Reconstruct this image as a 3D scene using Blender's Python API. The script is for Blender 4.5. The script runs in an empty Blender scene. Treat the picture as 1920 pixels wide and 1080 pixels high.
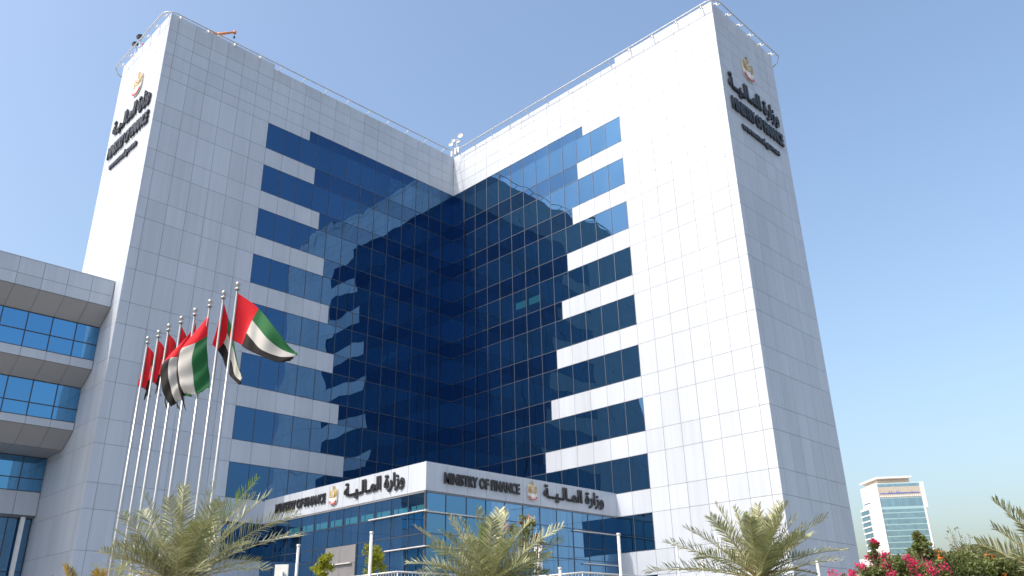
import bpy, math, random
from mathutils import Vector, Matrix, noise
R = math.radians
SC = bpy.context.scene
COL = SC.collection
UP = Vector((0, 0, 1))

# ------------------------------------------------------------------ materials
def new_mat(name):
    m = bpy.data.materials.new(name); m.use_nodes = True
    nt = m.node_tree
    return m, nt, nt.nodes['Principled BSDF']

def setp(b, base=None, rough=None, metal=None, spec=None):
    if base is not None: b.inputs['Base Color'].default_value = (*base, 1)
    if rough is not None: b.inputs['Roughness'].default_value = rough
    if metal is not None: b.inputs['Metallic'].default_value = metal
    if spec is not None: b.inputs['Specular IOR Level'].default_value = spec

def vary(nt, b, base, amount, scale, island=0.0, detail=4, stretch=(1, 1, 1)):
    """base colour times a soft noise (weathering) and a random value per separate piece"""
    tc = nt.nodes.new('ShaderNodeTexCoord'); mp = nt.nodes.new('ShaderNodeMapping')
    mp.inputs['Scale'].default_value = stretch
    nz = nt.nodes.new('ShaderNodeTexNoise'); nz.inputs['Scale'].default_value = scale; nz.inputs['Detail'].default_value = detail
    nt.links.new(tc.outputs['Object'], mp.inputs['Vector']); nt.links.new(mp.outputs['Vector'], nz.inputs['Vector'])
    mr = nt.nodes.new('ShaderNodeMapRange')
    mr.inputs['From Min'].default_value = .25; mr.inputs['From Max'].default_value = .75
    mr.inputs['To Min'].default_value = 1 - amount; mr.inputs['To Max'].default_value = 1 + amount
    nt.links.new(nz.outputs['Fac'], mr.inputs['Value'])
    val = mr.outputs['Result']
    if island:
        ge = nt.nodes.new('ShaderNodeNewGeometry'); m2 = nt.nodes.new('ShaderNodeMapRange')
        m2.inputs['To Min'].default_value = 1 - island; m2.inputs['To Max'].default_value = 1 + island
        nt.links.new(ge.outputs['Random Per Island'], m2.inputs['Value'])
        mu = nt.nodes.new('ShaderNodeMath'); mu.operation = 'MULTIPLY'
        nt.links.new(val, mu.inputs[0]); nt.links.new(m2.outputs['Result'], mu.inputs[1]); val = mu.outputs[0]
    vm = nt.nodes.new('ShaderNodeVectorMath'); vm.operation = 'SCALE'
    vm.inputs[0].default_value = base
    nt.links.new(val, vm.inputs['Scale']); nt.links.new(vm.outputs['Vector'], b.inputs['Base Color'])
    return nz

def mat(name, base, rough=.5, metal=0., amount=.08, scale=1., island=0., stretch=(1, 1, 1), spec=None, bump=0.):
    m, nt, b = new_mat(name); setp(b, base, rough, metal, spec)
    nz = vary(nt, b, base, amount, scale, island, stretch=stretch)
    if bump:
        bp = nt.nodes.new('ShaderNodeBump'); bp.inputs['Strength'].default_value = bump; bp.inputs['Distance'].default_value = .05
        nt.links.new(nz.outputs['Fac'], bp.inputs['Height']); nt.links.new(bp.outputs['Normal'], b.inputs['Normal'])
    return m

def glass_mat(name, tint, body, refl=.9, wav=.022, rough=.004, island=.06, dust=None):
    """coated solar glass: tinted mirror over a dark body, slightly wavy"""
    m, nt, b = new_mat(name)
    nt.nodes.remove(b)
    out = nt.nodes['Material Output']
    gl = nt.nodes.new('ShaderNodeBsdfGlossy'); gl.inputs['Roughness'].default_value = rough
    df = nt.nodes.new('ShaderNodeBsdfDiffuse'); df.inputs['Color'].default_value = (*body, 1)
    ge = nt.nodes.new('ShaderNodeNewGeometry'); m2 = nt.nodes.new('ShaderNodeMapRange')
    m2.inputs['To Min'].default_value = 1 - island; m2.inputs['To Max'].default_value = 1 + island
    nt.links.new(ge.outputs['Random Per Island'], m2.inputs['Value'])
    vm = nt.nodes.new('ShaderNodeVectorMath'); vm.operation = 'SCALE'; vm.inputs[0].default_value = tint
    nt.links.new(m2.outputs['Result'], vm.inputs['Scale']); nt.links.new(vm.outputs['Vector'], gl.inputs['Color'])
    tc = nt.nodes.new('ShaderNodeTexCoord')
    nz = nt.nodes.new('ShaderNodeTexNoise'); nz.inputs['Scale'].default_value = .5; nz.inputs['Detail'].default_value = 0.
    nt.links.new(tc.outputs['Object'], nz.inputs['Vector'])
    bp = nt.nodes.new('ShaderNodeBump'); bp.inputs['Strength'].default_value = 1.; bp.inputs['Distance'].default_value = wav
    nt.links.new(nz.outputs['Fac'], bp.inputs['Height']); nt.links.new(bp.outputs['Normal'], gl.inputs['Normal'])
    mx = nt.nodes.new('ShaderNodeAddShader')
    nt.links.new(df.outputs[0], mx.inputs[0]); nt.links.new(gl.outputs[0], mx.inputs[1])
    if dust:
        g2 = nt.nodes.new('ShaderNodeBsdfGlossy'); g2.inputs['Roughness'].default_value = .5; g2.inputs['Color'].default_value = (*dust, 1)
        m3 = nt.nodes.new('ShaderNodeAddShader'); nt.links.new(mx.outputs[0], m3.inputs[0]); nt.links.new(g2.outputs[0], m3.inputs[1]); mx = m3
    nt.links.new(mx.outputs[0], out.inputs['Surface'])
    return m

def leaf_mat(name, base, trans=.35, island=.35, rough=.5, amount=.2):
    m, nt, b = new_mat(name); setp(b, base, rough, 0., .45)
    vary(nt, b, base, amount, 1.3, island)
    out = nt.nodes['Material Output']
    tr = nt.nodes.new('ShaderNodeBsdfTranslucent'); tr.inputs['Color'].default_value = (base[0] * 1.2, base[1] * 1.25, base[2] * .7, 1)
    mx = nt.nodes.new('ShaderNodeMixShader'); mx.inputs[0].default_value = trans
    nt.links.new(b.outputs[0], mx.inputs[1]); nt.links.new(tr.outputs[0], mx.inputs[2]); nt.links.new(mx.outputs[0], out.inputs['Surface'])
    return m

def streaks(m, amount):
    nt = m.node_tree; b = nt.nodes['Principled BSDF']; src = b.inputs['Base Color'].links[0].from_socket
    tc = nt.nodes.new('ShaderNodeTexCoord'); mp = nt.nodes.new('ShaderNodeMapping'); mp.inputs['Scale'].default_value = (2.6, 2.6, .09)
    nz = nt.nodes.new('ShaderNodeTexNoise'); nz.inputs['Scale'].default_value = 1.; nz.inputs['Detail'].default_value = 5; nz.inputs['Roughness'].default_value = .6
    nt.links.new(tc.outputs['Object'], mp.inputs['Vector']); nt.links.new(mp.outputs['Vector'], nz.inputs['Vector'])
    mr = nt.nodes.new('ShaderNodeMapRange'); mr.inputs['From Min'].default_value = .35; mr.inputs['From Max'].default_value = .62
    mr.inputs['To Min'].default_value = 1 - amount; mr.inputs['To Max'].default_value = 1.
    nt.links.new(nz.outputs['Fac'], mr.inputs['Value'])
    vm = nt.nodes.new('ShaderNodeVectorMath'); vm.operation = 'SCALE'
    nt.links.new(src, vm.inputs[0]); nt.links.new(mr.outputs['Result'], vm.inputs['Scale']); nt.links.new(vm.outputs['Vector'], b.inputs['Base Color'])

M = {}
M['panel'] = mat('aluminium_panel', (.485, .535, .610), .45, .0, .06, .35, .045, stretch=(1, 1, .25))
streaks(M['panel'], .07)
M['core'] = mat('joint_sealant', (.20, .21, .23), .8)
M['glass'] = glass_mat('blue_mirror_glass', (.053, .116, .218), (.0005, .0015, .003), dust=(.004, .015, .026))
M['spandrel'] = glass_mat('dark_spandrel_glass', (.042, .094, .186), (.0004, .0012, .0025), dust=(.0022, .007, .014))
M['mullion'] = mat('mullion_metal', (.12, .14, .175), .6, 1.)
M['podglass'] = glass_mat('podium_glass', (.125, .265, .43), (.004, .011, .024), wav=.012)
M['blind'] = glass_mat('blind_behind_glass', (.11, .24, .36), (.022, .095, .125), wav=.006)  # teal body colour paints the brightness seen through the hall glass
M['blinddim'] = glass_mat('lit_strip_behind_glass', (.045, .10, .18), (.012, .060, .085))  # pale body colour paints the glow of a lit ceiling strip
M['annexglass'] = glass_mat('annex_glass', (.12, .31, .52), (.006, .018, .040), wav=.006)
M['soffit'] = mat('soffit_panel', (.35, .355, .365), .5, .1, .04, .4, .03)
M['roof'] = mat('roof_felt', (.35, .35, .34), .9)
M['white'] = mat('white_paint', (.80, .80, .79), .4, 0., .05, 2.)
M['postgrey'] = mat('post_paint', (.60, .60, .59), .45, 0., .06, 3.)
M['steel'] = mat('brushed_steel', (.45, .45, .44), .32, .7, .06, 3.)
M['galv'] = mat('galvanised_steel', (.56, .56, .55), .45, .4, .08, 3.)
M['letter'] = mat('dark_letter_metal', (.035, .036, .040), .45, .3, .1, 2.)
M['gold'] = mat('gold_paint', (.44, .32, .11), .45, .1, .1, 5.)
M['silver'] = mat('silver_plaque', (.62, .60, .56), .4, .3, .08, 4.)
M['red'] = mat('emblem_red', (.55, .03, .04), .5)
M['green'] = mat('emblem_green', (.02, .25, .06), .5)
M['orange'] = mat('crane_orange', (.70, .24, .06), .5, 0, .15, 3.)
M['dark'] = mat('dark_grey_metal', (.06, .06, .065), .5, .2)
M['stone'] = mat('portal_stone', (.22, .22, .23), .35, 0, .08, .8)
M['door'] = glass_mat('door_glass', (.05, .07, .10), (.008, .010, .014))
M['beacon'] = mat('red_beacon', (.45, .02, .03), .4)
M['conc'] = mat('terrace_concrete', (.46, .44, .41), .85, 0, .1, 1.2, bump=.2)
M['bark'] = mat('bark', (.16, .12, .085), .9, 0, .35, 6., bump=.6)
M['sand'] = mat('sandy_ground', (.26, .235, .20), .95, 0, .18, .05)
M['paving'] = mat('pale_paving', (.30, .29, .275), .85, 0, .12, .6)
M['asphalt'] = mat('asphalt', (.05, .05, .052), .9, 0, .2, 2.)
M['kerb'] = mat('kerb_concrete', (.45, .44, .42), .85, 0, .1, 1.)
M['lawn'] = mat('lawn', (.06, .10, .025), .95, 0, .3, 2.)
M['palm'] = leaf_mat('palm_leaf', (.33, .34, .205), .16, .5, .34, .3)
M['palmgreen'] = leaf_mat('palm_leaf_young', (.17, .25, .05), .35, .30)
M['palmdry'] = leaf_mat('palm_leaf_dry', (.42, .27, .07), .3, .30)
M['rachis'] = mat('palm_rachis', (.34, .30, .14), .6, 0, .2, 4.)
M['leafmid'] = leaf_mat('shrub_leaf', (.15, .185, .065), .3, .45)
M['leafdark'] = leaf_mat('dark_shrub_leaf', (.095, .125, .042), .25, .45)
M['leaflime'] = leaf_mat('lime_leaf', (.30, .32, .035), .45, .35)
M['leafgrey'] = leaf_mat('grey_leaf', (.19, .20, .09), .3, .4)
M['magenta'] = leaf_mat('magenta_bract', (.68, .035, .17), .4, .3)
M['flame'] = leaf_mat('orange_blossom', (.75, .18, .03), .3, .25)
M['pale'] = leaf_mat('pale_pink_blossom', (.70, .45, .36), .3, .2)
M['fred'] = leaf_mat('flag_red', (.74, .014, .030), .34, 0., .75, .05)
M['fgreen'] = leaf_mat('flag_green', (.010, .135, .040), .2, 0., .75, .05)
M['fwhite'] = leaf_mat('flag_white', (.56, .55, .54), .20, 0., .75, .04)
M['fblack'] = leaf_mat('flag_black', (.006, .005, .006), .03, 0., .8, .05)
M['towerwhite'] = mat('tower_white_cladding', (.78, .76, .74), .6, 0, .04, .1)
M['towerglass'] = glass_mat('teal_tower_glass', (.25, .35, .42), (.05, .09, .115), island=.12)
M['towerband'] = glass_mat('pale_teal_band', (.28, .37, .40), (.20, .29, .31), island=.05)
M['tan'] = mat('tan_sign_band', (.47, .42, .36), .7)
M['signblue'] = mat('sign_blue', (.10, .16, .45), .6)

# ------------------------------------------------------------------ mesh helpers
class MB:
    def __init__(s): s.v = []; s.f = []; s.m = []; s.sm = []; s.mats = []
    def mi(s, name):
        if name not in s.mats: s.mats.append(name)
        return s.mats.index(name)
    def face(s, pts, mname, smooth=False):
        n = len(s.v); s.v += [tuple(p) for p in pts]; s.f.append(tuple(range(n, n + len(pts)))); s.m.append(s.mi(mname)); s.sm.append(smooth)
    def box(s, a, b, mname):
        x0, y0, z0 = (min(a[i], b[i]) for i in range(3)); x1, y1, z1 = (max(a[i], b[i]) for i in range(3))
        s.obox(Vector((x0, y0, z0)), Vector((x1 - x0, 0, 0)), Vector((0, y1 - y0, 0)), Vector((0, 0, z1 - z0)), mname)
    def obox(s, o, a, b, c, mname):
        """box from corner o with edge vectors a, b, c"""
        if a.cross(b).dot(c) < 0: a, b = b, a
        n = len(s.v)
        for k in (0, 1):
            for (i, j) in ((0, 0), (1, 0), (1, 1), (0, 1)): s.v.append(tuple(o + a * i + b * j + c * k))
        for q in ((0, 3, 2, 1), (4, 5, 6, 7), (0, 1, 5, 4), (1, 2, 6, 5), (2, 3, 7, 6), (3, 0, 4, 7)):
            s.f.append(tuple(n + i for i in q)); s.m.append(s.mi(mname)); s.sm.append(False)
    def tube(s, pts, rad, mname, n=8, cap=True):
        pts = [Vector(p) for p in pts]
        rads = rad if isinstance(rad, (list, tuple)) else [rad] * len(pts)
        base = len(s.v); prev = None
        for i, p in enumerate(pts):
            t = (pts[min(i + 1, len(pts) - 1)] - pts[max(i - 1, 0)]).normalized()
            if prev is None:
                ref = UP if abs(t.z) < .9 else Vector((1, 0, 0)); u = t.cross(ref).normalized()
            else:
                u = (prev - t * prev.dot(t)).normalized()
            prev = u; w = t.cross(u)
            for k in range(n):
                a = 2 * math.pi * k / n; s.v.append(tuple(p + (u * math.cos(a) + w * math.sin(a)) * rads[i]))
        mi = s.mi(mname)
        for i in range(len(pts) - 1):
            for k in range(n):
                k2 = (k + 1) % n
                s.f.append((base + i * n + k, base + i * n + k2, base + (i + 1) * n + k2, base + (i + 1) * n + k)); s.m.append(mi); s.sm.append(n > 4)
        if cap:
            s.f.append(tuple(base + k for k in reversed(range(n)))); s.m.append(mi); s.sm.append(False)
            e = base + (len(pts) - 1) * n
            s.f.append(tuple(e + k for k in range(n))); s.m.append(mi); s.sm.append(False)
    def lathe(s, c, prof, mname, n=16):
        """profile of (radius, z) round the vertical through c"""
        base = len(s.v); c = Vector(c); mi = s.mi(mname)
        for r, z in prof:
            for k in range(n):
                a = 2 * math.pi * k / n; s.v.append((c.x + r * math.cos(a), c.y + r * math.sin(a), c.z + z))
        for i in range(len(prof) - 1):
            for k in range(n):
                k2 = (k + 1) % n
                s.f.append((base + i * n + k, base + i * n + k2, base + (i + 1) * n + k2, base + (i + 1) * n + k)); s.m.append(mi); s.sm.append(True)
    def prism(s, poly, o, rx, uy, nz, d0, d1, mname):
        """2-D polygon in the plane (o, rx, uy), extruded from d0 to d1 along nz"""
        P0 = [o + rx * x + uy * y + nz * d0 for x, y in poly]; P1 = [o + rx * x + uy * y + nz * d1 for x, y in poly]
        s.face(P1, mname)
        k = len(poly)
        for i in range(k): s.face([P0[i], P0[(i + 1) % k], P1[(i + 1) % k], P1[i]], mname)
    def build(s, name, parent=None, weld=False):
        me = bpy.data.meshes.new(name); me.from_pydata(s.v, [], s.f)
        for n in s.mats: me.materials.append(M[n])
        me.polygons.foreach_set('material_index', s.m); me.polygons.foreach_set('use_smooth', s.sm)
        me.update()
        o = bpy.data.objects.new(name, me); COL.objects.link(o)
        if parent is not None:
            o.parent = parent; o.matrix_parent_inverse = Matrix.Translation(-Vector(parent.location))
        return o

def tag(o, label=None, cat=None, group=None, kind=None):
    if label: o['label'] = label
    if cat: o['category'] = cat
    if group: o['group'] = group
    if kind: o['kind'] = kind
    return o
def thing(name, loc, label, cat, group=None):
    o = bpy.data.objects.new(name, None); o.location = loc; o.empty_display_size = .3; COL.objects.link(o)
    return tag(o, label, cat, group)

# ------------------------------------------------------------------ the office tower
W0 = 41.67; F = 4.0; HB = 2.42; ZG = 42.67; H1 = 47.12; H2 = 47.6
rng = random.Random(7)
class Face:
    """a facade plane: o = origin at inner edge, e = direction of distance d, n = outward normal"""
    def __init__(s, o, e, n): s.o = Vector(o); s.e = Vector(e); s.n = Vector(n)
    def p(s, d, z, k=0.): return s.o + s.e * d + UP * z + s.n * k

def panel(mb, f, d0, d1, z0, z1, mname='panel', g=.012, back=.028, jit=.0022):
    ks = [rng.uniform(-jit, jit) for _ in range(4)]
    c = [(d0 + g, z0 + g), (d1 - g, z0 + g), (d1 - g, z1 - g), (d0 + g, z1 - g)]
    fr = [f.p(d, z, k) for (d, z), k in zip(c, ks)]
    flip = f.e.cross(UP).dot(f.n) < 0
    def q(pts): mb.face(list(reversed(pts)) if flip else pts, mname)
    n = len(mb.v)
    bk = [f.p(d, z, -back) for d, z in c]
    mb.v += [tuple(x) for x in fr + bk]
    fs = [(0, 1, 2, 3), (4, 5, 1, 0), (5, 6, 2, 1), (6, 7, 3, 2), (7, 4, 0, 3)]
    for t in fs:
        t = tuple(n + i for i in (reversed(t) if flip else t)); mb.f.append(t); mb.m.append(mb.mi(mname)); mb.sm.append(False)

def pane(mb, f, d0, d1, z0, z1, mname, amp=.0034, tilt=.0022, N=5, k0=-.006):
    """one slightly pillowed sheet of glass"""
    a = rng.uniform(-amp, amp); tx = rng.uniform(-tilt, tilt); tz = rng.uniform(-tilt, tilt); b = rng.uniform(-amp, amp) * .5
    n = len(mb.v); flip = f.e.cross(UP).dot(f.n) < 0; mi = mb.mi(mname)
    for j in range(N + 1):
        for i in range(N + 1):
            u = i / N; v = j / N
            k = a * 16 * u * (1 - u) * v * (1 - v) + b * math.sin(math.pi * 2 * u) * math.sin(math.pi * v) + tx * (u - .5) + tz * (v - .5)
            mb.v.append(tuple(f.p(d0 + (d1 - d0) * u, z0 + (z1 - z0) * v, k0 + k)))
    for j in range(N):
        for i in range(N):
            q = [n + j * (N + 1) + i, n + j * (N + 1) + i + 1, n + (j + 1) * (N + 1) + i + 1, n + (j + 1) * (N + 1) + i]
            mb.f.append(tuple(reversed(q)) if flip else tuple(q)); mb.m.append(mi); mb.sm.append(True)

def bar(mb, f, d0, d1, z0, z1, k0, k1, mname='mullion'):
    mb.obox(f.p(d0, z0, k0), f.e * (d1 - d0), UP * (z1 - z0), f.n * (k1 - k0), mname)

tower = thing('office_tower', (0, 0, 0), 'tall white panelled ministry tower of two wings meeting around dark blue mirror glass', 'office building')

zrows = []                       # (z0, z1, kind, k)
for k in range(0, 10):
    t = W0 - F * k
    zrows.append((t - HB, t, 'band', k)); zrows.append((t - F, t - HB, 'spandrel', k))
zrows.append((0, W0 - F * 10, 'base', 10))
PAR = [W0, ZG, 43.84, 44.94, 46.03]

def wing_face(f, L, dwin, H_in, H_out):
    """facade of a wing: white panels + glass; dwin = outer edge of the windows (13 panes)"""
    w = dwin / 13.
    wo = (L - dwin - .68) / 6.
    outer = [dwin + wo * i for i in range(7)] + [L]
    wall = MB(); cur = MB(); mul = MB(); bands = {}
    notch = lambda k: w * (10 - k / 2.)
    for (z0, z1, kind, k) in zrows:
        cols = [w * i for i in range(14)]
        if kind == 'spandrel' and k < 9:
            nt = notch(k)
            cs = sorted(set([round(c, 5) for c in cols] + [round(nt, 5)]))
            for a, b in zip(cs[:-1], cs[1:]):
                if b <= nt + 1e-4:
                    pane(cur, f, a, b, z0, z1, 'spandrel', N=4)
                    if a > .01: bar(mul, f, a - .024, a + .024, z0, z1, -.012, .014)
                    bar(mul, f, a, b, z1 - .022, z1 + .022, -.012, .011); bar(mul, f, a, b, z0 - .022, z0 + .022, -.012, .011)
                else: panel(wall, f, a, b, z0, z1)
            bar(mul, f, nt - .03, nt, z0 + .022, z1 - .022, -.012, .006)
        elif kind == 'band' and k < 9:
            nk = math.floor(notch(k) / w + 1e-6)
            bm = bands.setdefault(k, MB())
            for i in range(13):
                a, b = cols[i], cols[i + 1]
                tgt, tm = (cur, mul) if i < nk else (bm, bm)
                pane(tgt, f, a, b, z0, z1, 'glass')
                if i: bar(tm, f, a - .024, a + .024, z0, z1, -.012, .014)
            bar(bm, f, nk * w + .024, dwin, z1 - .03, z1, -.012, .010); bar(bm, f, nk * w + .024, dwin, z0, z0 + .03, -.012, .010)
            bar(bm, f, dwin - .03, dwin, z0 + .03, z1 - .03, -.012, .010)
        elif kind == 'band' and k == 9:
            bm = bands.setdefault(k, MB())
            for i in range(13): pane(bm, f, cols[i], cols[i + 1], z0, z1, 'glass'); bar(bm, f, cols[i] - .024, cols[i] + .024, z0, z1, -.012, .014)
        else:
            for a, b in zip(cols[:-1], cols[1:]): panel(wall, f, a, b, z0, z1)
        for a, b in zip(outer[:-1], outer[1:]): panel(wall, f, a, b, z0, z1)
    # top strip of glass and the parapet
    st = 10.5 * w
    cs = [w * i for i in range(11)] + [st]
    for a, b in zip(cs[:-1], cs[1:]):
        pane(cur, f, a, b, W0, ZG, 'spandrel', N=4)
        if a > .01: bar(mul, f, a - .024, a + .024, W0 + .022, ZG, -.012, .014)
        bar(mul, f, a, b, ZG - .03, ZG, -.012, .011)
    bar(mul, f, st - .03, st, W0 + .022, ZG - .03, -.012, .006)
    for a, b in zip([st, 11 * w, 12 * w], [11 * w, 12 * w, dwin]): panel(wall, f, a, b, W0, ZG)
    zi = PAR[1:] + [H_in]; zo = PAR + [H_out]
    for z0, z1 in zip(zi[:-1], zi[1:]):
        for i in range(13): panel(wall, f, w * i, w * (i + 1), z0, z1)
    for z0, z1 in zip(zo[:-1], zo[1:]):
        for a, b in zip(outer[:-1], outer[1:]): panel(wall, f, a, b, z0, z1)
    wall.build('wall', tower)
    c = cur.build('curtain_wall', tower)
    m = mul.build('mullion_grid', c)
    for k in bands: bands[k].build('window', tower)

LA, LB, DA, DB = 29.47, 30.27, 9.13, 9.40
XA, YB = 20.37, 20.70
fA = Face((0, 0, 0), (-1, 0, 0), (0, -1, 0)); fB = Face((0, 0, 0), (0, -1, 0), (-1, 0, 0))
wing_face(fA, LA, XA, H1, H2)
wing_face(fB, LB, YB, H1, H2)

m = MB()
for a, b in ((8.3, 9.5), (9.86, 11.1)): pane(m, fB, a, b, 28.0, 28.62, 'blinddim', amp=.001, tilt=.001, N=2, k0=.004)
m.build('ceiling_light_strip', tower)  # panes laid over the glass, interior light painted into their colour

def end_face(f, L, first):
    mb = MB(); n = int((L - first) / 1.4); w = (L - first) / n
    cols = [0, first] + [first + w * (i + 1) for i in range(n)]
    zs = [(a, b) for a, b, _, _ in zrows] + list(zip(PAR, PAR[1:] + [H2]))
    for z0, z1 in zs:
        for a, b in zip(cols[:-1], cols[1:]): panel(mb, f, a, b, z0, z1)
    mb.build('end_wall', tower)
fC = Face((-LA, 0, 0), (0, 1, 0), (-1, 0, 0)); fD = Face((0, -LB, 0), (1, 0, 0), (0, -1, 0))
end_face(fC, DA, .66); end_face(fD, DB, .64)
core = MB(); c = .028
core.box((-LA + c, c, 0), (c, DA - .03, H1 - .02), 'core')
core.box((c, -LB + c, 0), (DB - .03, DA - .03, H1 - .02), 'core')
core.box((-LA + c, c, H1 - .02), (-XA - .02, DA - .03, H2 - .015), 'core')
core.box((c, -LB + c, H1 - .02), (DB - .03, -YB - .02, H2 - .015), 'core')
core.build('core', tower)
rear = MB()
rear.box((-LA + .02, DA - .03, 0), (DB, DA, H1), 'panel'); rear.box((DB - .03, -LB + .02, 0), (DB, DA - .03, H1), 'panel')
rear.build('rear_wall', tower)

# ------------------------------------------------------------------ roof rail with its brackets
RZ = 47.26; RE = .6
rail = thing('roof_rail', (-15, -.6, H1), 'thin white tubular rail on brackets running around the whole roof edge of the tower', 'roof rail')
def arc(c, r, a0, a1, n=8): return [(c[0] + r * math.cos(R(a0 + (a1 - a0) * i / n)), c[1] + r * math.sin(R(a0 + (a1 - a0) * i / n))) for i in range(n + 1)]
path = [(-LA + .5, DA + .45, RZ - .7), (-LA - .25, DA + .4, RZ - .35), (-LA - RE, DA + .1, RZ)]
path += [(x, y, RZ) for x, y in arc((-LA + .3, .3), .9, 180, 270)]
path += [(x, y, RZ) for x, y in arc((-1.6, -1.6), 1.0, 90, 0)]
path += [(x, y, RZ) for x, y in arc((.3, -LB + .3), .9, 180, 270)]
path += [(DB + .1, -LB - RE, RZ), (DB + .4, -LB - .25, RZ - .35), (DB + .45, -LB + .5, RZ - .7)]
pm = MB(); pm.tube(path, .05, 'galv', 8); pm.build('pipe', rail)
def straight(f, d):
    m = MB(); m.tube([f.p(d, H1 - .06, -.02), f.p(d, RZ - .02, RE)], .042, 'white', 6); m.build('bracket', rail)
def zed(f, d):
    m = MB(); z = H2 - .1
    for a, b in (((z, -.02), (z, .22)), ((z, .22), (z - .30, .26)), ((z - .30, .26), (RZ - .03, RE))):
        m.tube([f.p(d, *a), f.p(d, *b)], .042, 'white', 6)
    m.box(f.p(d - .05, z - .1, .0), f.p(d + .05, z + .06, .03), 'white')
    m.build('bracket', rail)
for i in range(9):
    straight(fA, 1.69 + i * 2.29); straight(fB, .75 + i * 2.44 if i else 1.0)
for i in range(4): zed(fA, 21.9 + i * 2.3); zed(fB, 22.4 + i * 2.35)
for i in range(6): zed(fC, .35 + i * 1.66); zed(fD, .35 + i * 1.72)

# roof clutter
crane = thing('roof_crane', (-25.4, 2, H2), 'orange jib of a maintenance crane poking over the left roof edge', 'crane')
m = MB(); m.tube([(-25.4, 2.0, H2), (-25.3, 2.0, 49.25)], .16, 'orange', 8); m.build('mast', crane)
m = MB(); m.tube([(-26.0, 2.0, 49.1), (-24.9, 2.0, 49.4)], [.09, .13], 'orange', 6); m.tube([(-24.9, 2.0, 49.4), (-23.4, 2.0, 50.5)], [.13, .08], 'orange', 6); m.tube([(-23.4, 2.0, 50.62), (-23.38, 2.0, 50.34)], .12, 'orange', 6); m.build('jib', crane)
m = MB(); m.tube([(-23.4, 2, 50.4), (-23.4, 2, 50.05)], .012, 'dark', 5); m.box((-23.47, 1.95, 49.86), (-23.33, 2.05, 50.05), 'dark'); m.build('hook', crane)
m = MB(); m.box((-24.9, 1.7, 48.9), (-24.4, 2.1, 49.2), 'white'); m.build('winch', crane)

def floodlight(y, z, label):
    t = thing('floodlight', (-29, y, H2), label, 'floodlight', 'floodlights on the left roof edge')
    m = MB(); m.tube([(-29, y, H2 - .3), (-29, y, z - .1)], .035, 'galv', 6); m.build('pole', t)
    m = MB(); m.obox(Vector((-29.25, y - .2, z - .1)), Vector((.35, 0, .18)), Vector((0, .4, 0)), Vector((-.12, 0, .24)), 'dark'); m.build('lamp_head', t)
floodlight(7.7, 50.0, 'small dark floodlight on a stalk behind the left roof rail, the nearer one')
floodlight(8.5, 49.7, 'small dark floodlight on a stalk behind the left roof rail, the farther one')
for y, z, lab in ((6.8, 48.8, 'small red warning lamp between rail and wall, under the nearer floodlight'), (8.7, 48.6, 'small red warning lamp between rail and wall, near the end of the rail')):
    t = thing('warning_lamp', (-29, y, H2), lab, 'warning lamp', 'red lamps on the left roof edge')
    m = MB(); m.tube([(-29, y, H2 - .3), (-29, y, z - .1)], .025, 'galv', 6); m.build('stem', t)
    m = MB(); m.lathe((-29, y, z), [(.0, -.12), (.09, -.1), (.1, .02), (.07, .1), (0, .13)], 'beacon', 10); m.build('lens', t)

mast = thing('antenna_mast', (1.5, 1.2, H1), 'short antenna mast with white dishes and panels at the inner roof corner', 'antenna mast')
m = MB(); m.tube([(1.5, 1.2, H1 - .3), (1.5, 1.2, 50.6)], .06, 'galv', 8); m.tube([(1.5, 1.9, 50.1), (1.5, .5, 50.1)], .035, 'galv', 6); m.tube([(1.5, 1.7, 48.9), (1.5, .7, 48.9)], .035, 'galv', 6); m.build('pole', mast)
for (y, z, h) in ((1.75, 48.95, .65), (1.2, 49.0, .75), (.72, 48.95, .65)):
    m = MB(); m.box((1.2, y - .1, z - h / 2), (1.38, y + .1, z + h / 2), 'white'); m.build('panel_antenna', mast)
for (y, z, r) in ((1.95, 50.15, .26), (1.55, 50.45, .22), (.5, 50.55, .3), (.85, 50.0, .2)):
    m = MB()
    cdir = Vector((-.8, -.5, .1)).normalized(); u = cdir.cross(UP).normalized(); w = u.cross(cdir)
    cc = Vector((1.3, y, z)); rings = [(0, 0), (.5, .03), (.85, .09), (1, .14)]
    for (r0, k0), (r1, k1) in zip(rings[:-1], rings[1:]):
        for i in range(12):
            a0, a1 = 2 * math.pi * i / 12, 2 * math.pi * (i + 1) / 12
            P = lambda rr, kk, a: cc + (u * math.cos(a) + w * math.sin(a)) * r * rr + cdir * kk
            m.face([P(r0, k0, a0), P(r1, k1, a0), P(r1, k1, a1), P(r0, k0, a1)] if r0 else [P(0, 0, 0), P(r1, k1, a0), P(r1, k1, a1)], 'white', True)
    m.tube([cc, cc - cdir * .25], .04, 'galv', 6); m.build('dish', mast)

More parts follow.
